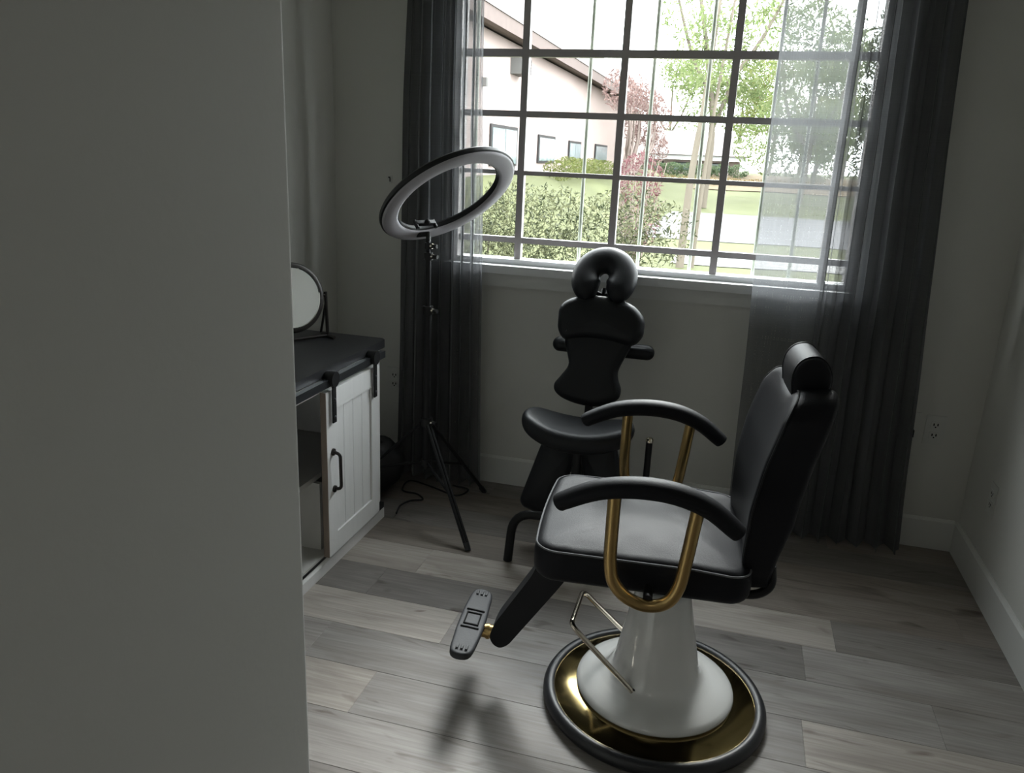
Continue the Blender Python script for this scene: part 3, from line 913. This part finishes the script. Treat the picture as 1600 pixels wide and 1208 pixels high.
# ------------------------------------------------------------------ cabinet
CF, CB, CY0, CY1, CT = -1.262, -1.700, 1.36, 2.700, 0.748
CA = empty('cabinet', 'white farmhouse cabinet with a sliding barn door and black top', 'cabinet', (-1.48, 2.03, 0))
ORG = Vector((-1.48, 2.03, 0))
def cbox(name, x0, x1, y0, y1, z0, z1, material, parent=None, bevel=0.002):
    bm = bmesh.new()
    box(bm, x0-ORG.x, x1-ORG.x, y0-ORG.y, y1-ORG.y, z0, z1)
    return finish(name, bm, material, parent or CA, bevel=bevel)
# countertop with a small clipped front corner
bm = bmesh.new()
poly = [(CB-.01, CY0-.03), (CF+.006, CY0-.03), (CF+.006, CY1+.034), (CF-.012, CY1+.052), (CB-.01, CY1+.052)]
extrude_poly(bm, [(a-ORG.x, b-ORG.y) for a, b in poly], 'z', CT-.032, CT)
finish('countertop', bm, 'cabtop', CA, bevel=0.004)
cbox('side_panel', CB, CF, CY1-.02, CY1, .055, CT-.032, 'cabwhite')
cbox('side_panel', CB, CF, CY0, CY0+.02, .055, CT-.032, 'cabwhite')
cbox('back_panel', CB, CB+.012, CY0+.02, CY1-.02, .055, CT-.032, 'cabin')
cbox('bottom_panel', CB+.012, CF, CY0+.02, CY1-.02, .055, .075, 'cabin')
cbox('shelf', CB+.012, CF-.05, CY0+.02, CY1-.02, .330, .348, 'cabin')
cbox('stile', CF-.02, CF, CY1-.075, CY1-.0205, .0755, CT-.032, 'cabwhite')
cbox('divider', CB+.012, CF-.025, 2.262, 2.280, .0755, .3295, 'cabin')
cbox('header', CF-.02, CF, CY0+.02, CY1-.075, CT-.080, CT-.0325, 'cabwhite')
# plinth with a chamfered top edge
bm = bmesh.new()
pr = [(CF-.03, .0), (CF+.004, .0), (CF+.004, .040), (CF-.006, .054), (CF-.03, .0545)]
extrude_poly(bm, [(a-ORG.x, b) for a, b in pr], 'y', CY0-ORG.y, CY1+.028-ORG.y)
finish('plinth', bm, 'cabwhite', CA, smooth=False)
cbox('plinth_return', CB, CF-.031, CY1-.01, CY1+.028, 0, .0545, 'cabwhite')
cbox('bottom_track', CF-.004, CF+.001, CY0+.03, CY1-.02, .0552, .066, 'blackmetal')
cbox('door_stop', CF+.0002, CF+.016, CY1-.05, CY1+.0, .058, .080, 'blackmetal')
# rail
bm = bmesh.new()
yy0, yy1 = CY0-ORG.y, CY1-.012-ORG.y
box(bm, CF+.010-ORG.x, CF+.030-ORG.x, yy0, yy1, .690, .716)
finish('rail', bm, 'railmetal', CA, bevel=0.006)
# sliding door
DY0, DY1, DZ0, DZ1 = 2.232, 2.640, .068, .672
dx0, dx1 = CF+.003, CF+.024
DO = cbox('door', dx0, dx1-.010, DY0+.003, DY1, DZ0, DZ1, 'cabwhite', bevel=0.001)
st = .062
for a, b, c, d in ((DY0+.003, DY0+.003+st, DZ0, DZ1), (DY1-st, DY1, DZ0, DZ1), (DY0+.003+st, DY1-st, DZ0, DZ0+st+.012), (DY0+.003+st, DY1-st, DZ1-st-.012, DZ1)):
    cbox('door_frame', dx1-.0098, dx1, a, b, c, d, 'cabwhite', DO, bevel=0.002)
nb = 4
ya, yb = DY0+.003+st, DY1-st
for i in range(nb):
    a = ya+(yb-ya)*i/nb+.0016; b = ya+(yb-ya)*(i+1)/nb-.0016
    cbox('board', dx1-.0098, dx1-.0065, a, b, DZ0+st+.013, DZ1-st-.013, 'cabwhite', DO, bevel=0.0012)
eg = cbox('door_edge', dx0, dx1-.0005, DY0, DY0+.0028, DZ0, DZ1, 'cabedge', DO, bevel=0)
hx = dx1-ORG.x
hd = rounded([(hx-.001, 2.272-ORG.y, .452), (hx+.028, 2.272-ORG.y, .448), (hx+.028, 2.276-ORG.y, .318), (hx-.001, 2.276-ORG.y, .314)], 0.016, 5)
HN = tubeobj('handle', hd, 0.0058, 'bronze', DO, 10)
for z, y in ((.452, 2.272), (.314, 2.276)):
    bm = bmesh.new(); tube(bm, [(hx-.001, y-ORG.y, z), (hx+.006, y-ORG.y, z)], 0.0125, 14)
    finish('rosette', bm, 'bronze', HN)
for y in (2.272, 2.590):
    HG = cbox('hanger', dx1+.0070, dx1+.0125, y-.011, y+.011, .560, .718, 'blackmetal', bevel=0.002)
    bm = bmesh.new(); tube(bm, [(CF+.009-ORG.x, y-ORG.y, .712), (dx1+.018-ORG.x, y-ORG.y, .712)], 0.026, 22)
    finish('wheel', bm, 'blackmetal', HG, bevel=0.002)
    for z in (.580, .640):
        bm = bmesh.new(); bmesh.ops.create_uvsphere(bm, u_segments=10, v_segments=6, radius=.0055, matrix=Matrix.Translation((dx1+.0125-ORG.x, y-ORG.y, z)))
        finish('bolt', bm, 'railmetal', HG)

# ------------------------------------------------------------------ vanity mirror on the cabinet
mc = Vector((-1.545, 2.555, .912))
MR = empty('vanity_mirror', 'round tilting vanity mirror in a dark frame on the cabinet top', 'mirror', (mc.x, mc.y, CT))
mn = Vector((0.84, -0.51, 0.14)).normalized()
ms = Vector((0, 0, 1)).cross(mn).normalized(); mu = mn.cross(ms)
XM = Matrix.Translation(mc-Vector((mc.x, mc.y, CT))) @ Matrix((ms, mu, mn)).transposed().to_4x4()
latheobj('mirror_frame', [(.112, .008), (.124, .009), (.130, .003), (.130, -.006), (.122, -.012), (0, -.012)], 'bronze', MR, 64, xf=XM, angle=60)
latheobj('mirror_glass', [(0, .004), (.110, .004), (.113, .0075)], 'mirror', MR, 64, xf=XM)
zc = mc.z-CT
for q in (-1, 1):
    a = ms*q*.140
    bm = bmesh.new()
    hz = Vector((ms.x, ms.y, 0)).normalized()
    tube(bm, [Vector((a.x, a.y, zc+.012)), hz*q*.145+Vector((0, 0, .012))], 0.0065, 10)
    tube(bm, [Vector((a.x, a.y, zc)), Vector((a.x, a.y, zc))+ms*q*-.014], 0.006, 8)
    fdir = Vector((mn.x, mn.y, 0)).normalized()
    tube(bm, [hz*q*.145+fdir*.05+Vector((0, 0, .006)), hz*q*.145-fdir*.05+Vector((0, 0, .006))], 0.006, 8)
    tube(bm, [Vector((a.x, a.y, zc-.03)), hz*q*.145-fdir*.05+Vector((0, 0, .008))], 0.005, 8)
    finish('stand_arm', bm, 'bronze', MR)
bm = bmesh.new(); tube(bm, [hz*-.145+Vector((0, 0, .007)), hz*.145+Vector((0, 0, .007))], 0.006, 8)
finish('stand_bar', bm, 'bronze', MR)

# ------------------------------------------------------------------ small things in the room
bm = bmesh.new()
bmesh.ops.create_icosphere(bm, subdivisions=4, radius=1)
for v in bm.verts:
    d = v.co.copy()
    kx = 1+0.10*noise.noise(d*2.2)
    v.co = Vector((d.x*.155*kx, d.y*.12*kx, (d.z*.135*kx+.128 if d.z > -.85 else .128-.115)))
BG = finish('carry_bag', bm, 'bag')
BG.location = (-1.430, 2.95, 0.0)
tag(BG, 'black soft carry bag slumped on the floor between cabinet and left curtain', 'bag')
bm = bmesh.new(); tube(bm, catmull([(-.07, -.02, .24), (-.04, -.04, .285), (.03, -.04, .29), (.07, -.02, .24)], 6), .007, 8)
finish('bag_handle', bm, 'bag', BG)
PC = tubeobj('power_cord', catmull([(-1.22, 2.765, .005), (-1.235, 2.84, .005), (-1.215, 2.90, .005), (-1.17, 2.93, .005), (-1.215, 2.975, .005), (-1.29, 2.99, .005), (-1.30, 3.10, .005), (-1.18, 3.07, .005), (-1.05, 3.02, .005), (-1.02, 3.10, .005), (-1.10, 3.12, .005)], 7), 0.0038, 'cord', seg=8)
tag(PC, 'thin black power cord looping over the floor beside the cabinet', 'cord')
def outlet(loc, axis, label, plug=False):
    r = empty('wall_outlet', label, 'outlet', loc, 0 if axis == 'y' else PI/2*-1)
    bm = bmesh.new(); box(bm, -.036, .036, -.004, 0, -.058, .058)
    finish('cover_plate', bm, 'plate', r, bevel=0.003)
    for z in (-.021, .021):
        bm = bmesh.new(); box(bm, -.017, .017, -.0060, -.0035, z-.014, z+.014)
        f = finish('socket', bm, 'plate', r, bevel=0.003)
        bm = bmesh.new()
        for x, w in ((-.007, .0022), (.007, .0022)): box(bm, x-w, x+w, -.0066, -.0058, z-.003, z+.007)
        tube(bm, [(0, -.0066, z-.008), (0, -.0058, z-.008)], .0030, 8)
        finish('slots', bm, 'slot', f, smooth=False)
    if plug:
        bm = bmesh.new(); box(bm, -.014, .014, -.034, -.0062, -.036, -.008)
        p = finish('plug', bm, 'blackplastic', r, bevel=0.004)
    return r
outlet((.833, YB, .494), 'y', 'white wall outlet low on the back wall right of the right curtain')
outlet((.742, YB, .50), 'y', 'wall outlet half hidden by the edge of the right curtain', plug=True)
outlet((-1.440, YB, .433), 'y', 'wall outlet peeking out beside the left curtain above the bag')
# the right-wall plate
r = empty('wall_outlet', 'white outlet cover on the right wall above the baseboard', 'outlet', (XR, 2.945, .352), -PI/2)
for ch in [c for c in bpy.data.objects if c.parent and c.parent.name == 'wall_outlet']:
    c2 = ch.copy(); COL.objects.link(c2); c2.parent = r
    for g in ch.children:
        g2 = g.copy(); COL.objects.link(g2); g2.parent = c2
r.rotation_euler = (0, 0, PI/2)
r.rotation_euler = (0, 0, -PI/2)
HK = empty('wall_hook', 'small square metal hook on the back wall left of the left curtain', 'hook', (-1.462, YB, 1.33))
bm = bmesh.new(); box(bm, -.010, .010, -.004, 0, -.016, .016)
finish('hook_plate', bm, 'plate', HK, bevel=0.001)
tubeobj('hook_arm', rounded([(0, -.004, .008), (0, -.020, .008), (0.008, -.020, .008), (.008, -.020, -.010)], .004), .0022, 'bronze', HK, 8)

# ------------------------------------------------------------------ outside
def gz(x, y):
    def ss(a, b, t):
        t = min(1, max(0, (t-a)/(b-a))); return t*t*(3-2*t)
    left = ss(-2.2, -4.6, x)*ss(8, 15, y)*1.07
    far = ss(28, 46, y)*0.95
    return max(left, far)-0.02
gv, gf = [], []
XS = [-30+i*0.75 for i in range(81)]; YS = [3.45+j*0.9 for j in range(85)]
for y in YS:
    for x in XS: gv.append((x, y, gz(x, y)+0.0))
nx = len(XS)
for j in range(len(YS)-1):
    for i in range(nx-1):
        a = j*nx+i; gf.append((a, a+1, a+nx+1, a+nx))
me = bpy.data.meshes.new('lawn'); me.from_pydata(gv, [], gf)
for p in me.polygons: p.use_smooth = True
lawn = struct(link('ground', me, 'grass'), 'green lawn outside the window', None)
def strip(name, y0, y1, x0, x1, material, dz, label):
    v, f = [], []
    n, mrow = 60, 12
    for i in range(n+1):
        x = x0+(x1-x0)*i/n
        a = y0+0.35*noise.noise(Vector((x*.4, 1, 0))); b = y1+0.35*noise.noise(Vector((x*.4, 7, 0)))
        for j in range(mrow+1):
            y = a+(b-a)*j/mrow
            v.append((x, y, gz(x, y)+dz))
    for i in range(n):
        for j in range(mrow):
            q = i*(mrow+1)+j; f.append((q, q+mrow+1, q+mrow+2, q+1))
    me = bpy.data.meshes.new(name); me.from_pydata(v, [], f)
    o = struct(link(name, me, material)); o['label'] = label
    return o
strip('road', 16.2, 25.6, -2.0, 22, 'road', 0.012, 'pale asphalt road crossing behind the hedge')
strip('path', 12.2, 13.6, -0.9, 22, 'walk', 0.012, 'sunlit concrete path in the lawn before the road')
strip('flower_bed', 36, 47, -2.0, 20, 'mulch', 0.03, 'dry orange planting bed beyond the road')

def leaves(bm, centres, count, size, spread, seed=0, droop=0.0, narrow=0.5):
    rnd = random.Random(seed)
    for _ in range(count):
        c, rr = rnd.choice(centres)
        while True:
            d = Vector((rnd.uniform(-1, 1), rnd.uniform(-1, 1), rnd.uniform(-1, 1)))
            if 0.02 < d.length < 1: break
        d = d.normalized()*(d.length**0.45)
        p = Vector(c)+Vector((d.x*rr[0], d.y*rr[1], d.z*rr[2]))
        s = size*rnd.uniform(0.6, 1.3)
        a = Vector((rnd.gauss(0, 1), rnd.gauss(0, 1), rnd.gauss(0, 1)-droop)).normalized()
        b = a.cross(Vector((rnd.gauss(0, 1), rnd.gauss(0, 1), rnd.gauss(0, 1)))).normalized()*s*narrow
        a = a*s
        v = [bm.verts.new(q) for q in (p-a, p+b*.5, p+a, p-b*.5)]
        bm.faces.new(v)

def leafpart(name, centres, count, size, material, parent=None, seed=0, **kw):
    bm = bmesh.new(); leaves(bm, centres, count, size, 0, seed, **kw)
    me = bpy.data.meshes.new(name); bm.to_mesh(me); bm.free()
    o = link(name, me, material, parent)
    o['kind'] = 'stuff'
    return o

def plant(name, label, cat, loc, stems, rad, bark, centres, count, size, material, seed, **kw):
    r = empty(name, label, cat, loc)
    bm = bmesh.new()
    for s in stems:
        pts = catmull(s, 5)
        tube(bm, pts, [rad*(1-0.75*i/(len(pts)-1)) for i in range(len(pts))], 8)
    if len(stems) > 8: finish('stems', bm, bark, r)['kind'] = 'stuff'
    else:
        bm.free()
        for s in stems: 
            pts = catmull(s, 5)
            tubeobj('stem', pts, [rad*(1-0.75*i/(len(pts)-1)) for i in range(len(pts))], bark, r, seg=8)
    leafpart('foliage', centres, count, size, material, r, seed, **kw)
    return r
# near hedge, a rounded shrub row right outside the window
rnd = random.Random(3)
hc = []
for i in range(26):
    x = -1.6+2.15*i/25
    for zz in (.38, .75, 1.06):
        hc.append(((x+rnd.uniform(-.1, .1), rnd.uniform(-.22, .22), zz+rnd.uniform(-.06, .06)), (.20, .28, .20)))
stems = [[(x, 0, -.05), (x+.05, .05, .4), (x+rnd.uniform(-.15, .15), 0, .9)] for x in (-1.1, -.7, -.3, .1, .4)]
plant('hedge', 'leafy green hedge right outside the window left of centre', 'hedge', (-1.05, 5.3, 0), stems, .022, 'bark', hc, 30000, .019, 'hedge', 4)
# burgundy fountain grass shrub
stems = []
for i in range(34):
    a = rnd.uniform(0, 2*PI); q = rnd.uniform(.1, .36)
    stems.append([(0.03*math.cos(a), 0.03*math.sin(a), 0), (q*.5*math.cos(a), q*.5*math.sin(a), rnd.uniform(.5, .9)), (q*math.cos(a), q*math.sin(a), rnd.uniform(1.0, 1.62))])
plant('burgundy_shrub', 'burgundy fountain shrub behind the hedge', 'shrub', (-1.10, 9.0, 0), stems, .012, 'palebark',
      [((0, 0, .85), (.28, .28, .45)), ((0.02, 0, 1.25), (.26, .26, .3))], 1500, .038, 'redleaf', 8, narrow=.3)

# neighbouring house (wall runs away from the window)
HS = empty('neighbour_house', 'pink stucco house with a long eave seen through the left panes', 'house', (-5.0, 28, 1.0))
HO = Vector((-5.0, 28, 1.0))
def hbox(name, x0, x1, y0, y1, z0, z1, material, parent=None, bevel=0):
    bm = bmesh.new(); box(bm, x0-HO.x, x1-HO.x, y0-HO.y, y1-HO.y, z0-HO.z, z1-HO.z)
    return finish(name, bm, material, parent or HS, bevel=bevel)
hbox('wall', -14, -5.0, 13.0, 40, 0.2, 3.75, 'stucco')
hbox('fascia', -4.75, -4.60, 12.4, 40.6, 3.72, 3.98, 'fascia')
hbox('soffit', -5.0, -4.75, 12.4, 40.6, 3.78, 3.84, 'fascia')
bm = bmesh.new()
v = [bm.verts.new(Vector(p)-HO) for p in ((-4.58, 12.4, 3.98), (-4.58, 40.6, 3.98), (-14.4, 40.6, 3.98), (-14.4, 12.4, 3.98), (-5.3, 13.4, 4.95), (-5.3, 39.6, 4.95), (-13.6, 39.6, 4.95), (-13.6, 13.4, 4.95))]
for f in ((0, 1, 5, 4), (1, 2, 6, 5), (2, 3, 7, 6), (3, 0, 4, 7), (4, 5, 6, 7), (0, 3, 2, 1)): bm.faces.new([v[i] for i in f])
finish('roof', bm, 'shingle', HS, smooth=False)
for a, b, z0, z1 in ((15.9, 17.9, 1.22, 2.05), (19.9, 21.75, 1.30, 1.98), (23.6, 25.4, 1.36, 1.94), (28.0, 30.5, 1.36, 1.95)):
    W_ = hbox('window', -4.99, -4.955, a, b, z0, z1, 'darkframe', bevel=0)
    hbox('pane', -4.954, -4.945, a+.09, (a+b)/2-.02, z0+.05, z1-.07, 'housewin', W_)
    hbox('pane', -4.954, -4.945, (a+b)/2+.02, b-.09, z0+.05, z1-.07, 'housewin', W_)
AC = hbox('wall_vent', -5.0, -4.72, 17.25, 17.95, 3.12, 3.47, 'acgrey', bevel=.02)
for q in range(5):
    hbox('louvre', -4.72, -4.70, 17.32, 17.88, 3.16+q*.06, 3.19+q*.06, 'darkframe', AC)
hbox('house_light', -4.99, -4.9, 15.3, 15.42, 2.70, 2.86, 'acgrey', bevel=.01)
# bushes along its wall
plant('yellow_shrub', 'yellow-green low shrub under the windows of the pink house', 'shrub', (-4.2, 22.0, 1.0), [[(0, 0, 0), (0.1, 0, .3)], [(0, 1, 0), (0, 1.2, .3)]], .03, 'bark',
      [((0, t, .20+.1*math.sin(t*3)), (.4, .6, .26)) for t in (-3, -2, -1, 0, 1, 2, 3.2)], 3600, .05, 'yellowleaf', 11)
# flowering vine with pale bare stems against the far end of the house
st = []
for i in range(16):
    y = rnd.uniform(-3.0, 6.0)
    st.append([(0, y*.4, 0), (.25+rnd.uniform(-.1, .2), y*.8, 1.2), (.2, y+rnd.uniform(-1.4, 1.4), 2.4+rnd.uniform(0, .9))])
plant('climbing_vine', 'dry pink climbing vine with pale stems on the pink house', 'vine', (-3.95, 29.0, 1.0), st, .06, 'palebark',
      [((0.1, t, h), (.5, 1.3, .6)) for t, h in ((-3.8, 2.5), (-2, 2.5), (0, 2.7), (2, 2.6), (4, 2.8), (6, 2.6), (8, 2.7), (10, 2.4), (1, 1.6), (4, 1.6), (7, 1.4), (9, 1.0))], 5200, .085, 'pinkleaf', 13)

# slim twin-trunk tree in the lawn
def tree(label, loc, trunk_pts_list, rad, clusters, count, size, material, seed, name='tree', cat='tree', group=None, **kw):
    r = empty(name, label, cat, loc, group=group)
    for i, pts in enumerate(trunk_pts_list):
        cp = catmull(pts, 6)
        rr = rad if i == 0 else rad*.62
        bm = bmesh.new(); tube(bm, cp, [rr*(1-0.6*q/(len(cp)-1)) for q in range(len(cp))], 10)
        finish('trunk' if i == 0 else 'branch', bm, 'bark', r)
    leafpart('foliage', clusters, count, size, material, r, seed, **kw)
    return r
tree('slim young tree with twin trunks in the lawn before the road', (-.73, 11.8, 0),
     [[(0, 0, -.05), (.03, 0, 1.2), (.12, 0, 2.4), (.20, .1, 4.2)], [(.16, .1, -.05), (.20, .1, 1.2), (.27, .1, 2.4), (.42, .1, 4.2)]],
     .062, [((.2, 0, 3.9), (.9, .7, .8)), ((-.2, .2, 4.2), (.7, .7, .6)), ((.1, 0, 2.9), (.45, .4, .5))], 1500, .055, 'treeleaf', 21)
tree('large branching light green tree across the road', (-1.2, 28.5, 0),
     [[(0, 0, 0), (.05, 0, 2.4), (-.2, 0, 4.2), (-.9, 0, 7.2)], [(.05, 0, 2.6), (.5, 0, 4.2), (.6, 0, 7.4)], [(-.1, 0, 3.6), (-.9, .2, 5.0), (-1.6, 0, 7)], [(.4, 0, 4.0), (1.3, .2, 5.4), (2.2, 0, 7.4)]],
     .14, [((dx, rnd.uniform(-.8, .8), z), (1.0, .9, .8)) for dx, z in ((-.6, 4.4), (.6, 4.2), (0, 5.3), (-1.0, 6.0), (1.4, 5.6), (.6, 6.6), (1.7, 4.3), (-.2, 3.5), (.9, 3.3), (2.3, 6.4))], 4600, .115, 'treeleaf', 22)
g = 'shade trees beyond the road'
spec = [(2.2, 33, 6.5, 'broad green shade tree beyond the road behind the sheer curtain', 'treeleaf', 24),
        (9.0, 30, 7.0, 'darkest tall shade tree at the right end of the tree row', 'darkleaf', 25),
        (-5.0, 55, 6.8, 'distant pale tree over the roof of the grey house', 'treeleaf', 26),
        (1.6, 55, 7.0, 'distant tree right of the grey house', 'yellowleaf', 27),
        (5.0, 46, 8.0, 'distant tree behind the broad shade tree', 'treeleaf', 28),
        (3.6, 58, 9.0, 'far pale tree between the two darker trees beyond the road', 'treeleaf', 41),
        (-0.6, 62, 8.0, 'farthest pale tree seen above the ridge of the grey house', 'treeleaf', 42),
        (3.2, 41, 3.4, 'low bushy tree right of the grey house', 'yellowleaf', 43),
        (9.5, 36, 8.0, 'tall tree hidden behind the gathered right curtain', 'darkleaf', 29)]
for x, y, h, lab, mt, sd in spec:
    cl = []
    rn = random.Random(sd)
    for i in range(13):
        cl.append(((rn.uniform(-1.9, 1.9), rn.uniform(-1.2, 1.2), h*rn.uniform(.20, 1.0)), (1.2, 1.0, .85)))
    b = gz(x, y)
    tree(lab, (x, y, b), [[(0, 0, -.1), (.1, 0, h*.3), (0, 0, h*.8)], [(.05, 0, h*.3), (.9, 0, h*.55), (1.4, 0, h*.85)], [(.05, 0, h*.3), (-.8, 0, h*.5), (-1.3, 0, h*.8)]],
         .13, cl, 6500, .13, mt, sd, group=g)
# long low grey-roofed house beyond the road
FH = empty('far_house', 'low house with a pale grey roof and white fascia beyond the road', 'house', (-2.2, 46, 1.0))
FO = Vector((-2.2, 46, 1.0))
def fbox(name, x0, x1, y0, y1, z0, z1, material, parent=None):
    bm = bmesh.new(); box(bm, x0-FO.x, x1-FO.x, y0-FO.y, y1-FO.y, z0-FO.z, z1-FO.z)
    return finish(name, bm, material, parent or FH, smooth=False)
fbox('wall', -5.6, -.2, 44.0, 50, .8, 1.62, 'stucco')
fbox('fascia', -6.0, .1, 43.4, 43.55, 1.62, 1.86, 'whitewood')
bm = bmesh.new()
v = [bm.verts.new(Vector(p)-FO) for p in ((-6.1, 43.3, 1.87), (.2, 43.3, 1.87), (.2, 50.4, 1.87), (-6.1, 50.4, 1.87), (-5.2, 46.8, 3.15), (-.7, 46.8, 3.15))]
for f in ((0, 1, 5, 4), (2, 3, 4, 5), (0, 4, 3), (1, 2, 5), (0, 3, 2, 1)): bm.faces.new([v[i] for i in f])
finish('roof', bm, 'shingle2', FH, smooth=False)
for a in (-5.0, -3.6, -2.0):
    w = fbox('window', a, a+.9, 43.96, 44.0, 1.05, 1.5, 'darkframe'); fbox('pane', a+.06, a+.84, 43.94, 43.96, 1.1, 1.46, 'housewin', w)
plant('low_hedge', 'low dark green hedge in front of the grey-roofed house', 'hedge', (-2.6, 42.0, .85), [[(0, 0, 0), (0, 0, .4)], [(1, 0, 0), (1, 0, .4)]], .03, 'bark',
      [((t, 0, .30), (.5, .4, .32)) for t in (-2.4, -1.6, -.8, 0, .8, 1.6, 2.4)], 2600, .09, 'darkleaf', 31)
plant('dry_planting', 'dry orange grasses bordering the bed beyond the road', 'plants', (.6, 38.5, .55), [[(0, 0, 0), (0, 0, .3)], [(2, 0, 0), (2, 0, .3)]], .02, 'palebark',
      [((t, rnd.uniform(-.6, .6), .12), (.6, .5, .22)) for t in (-4, -3, -2, -1, 0, 1, 2, 3, 4, 5)], 2600, .08, 'dryleaf', 33)
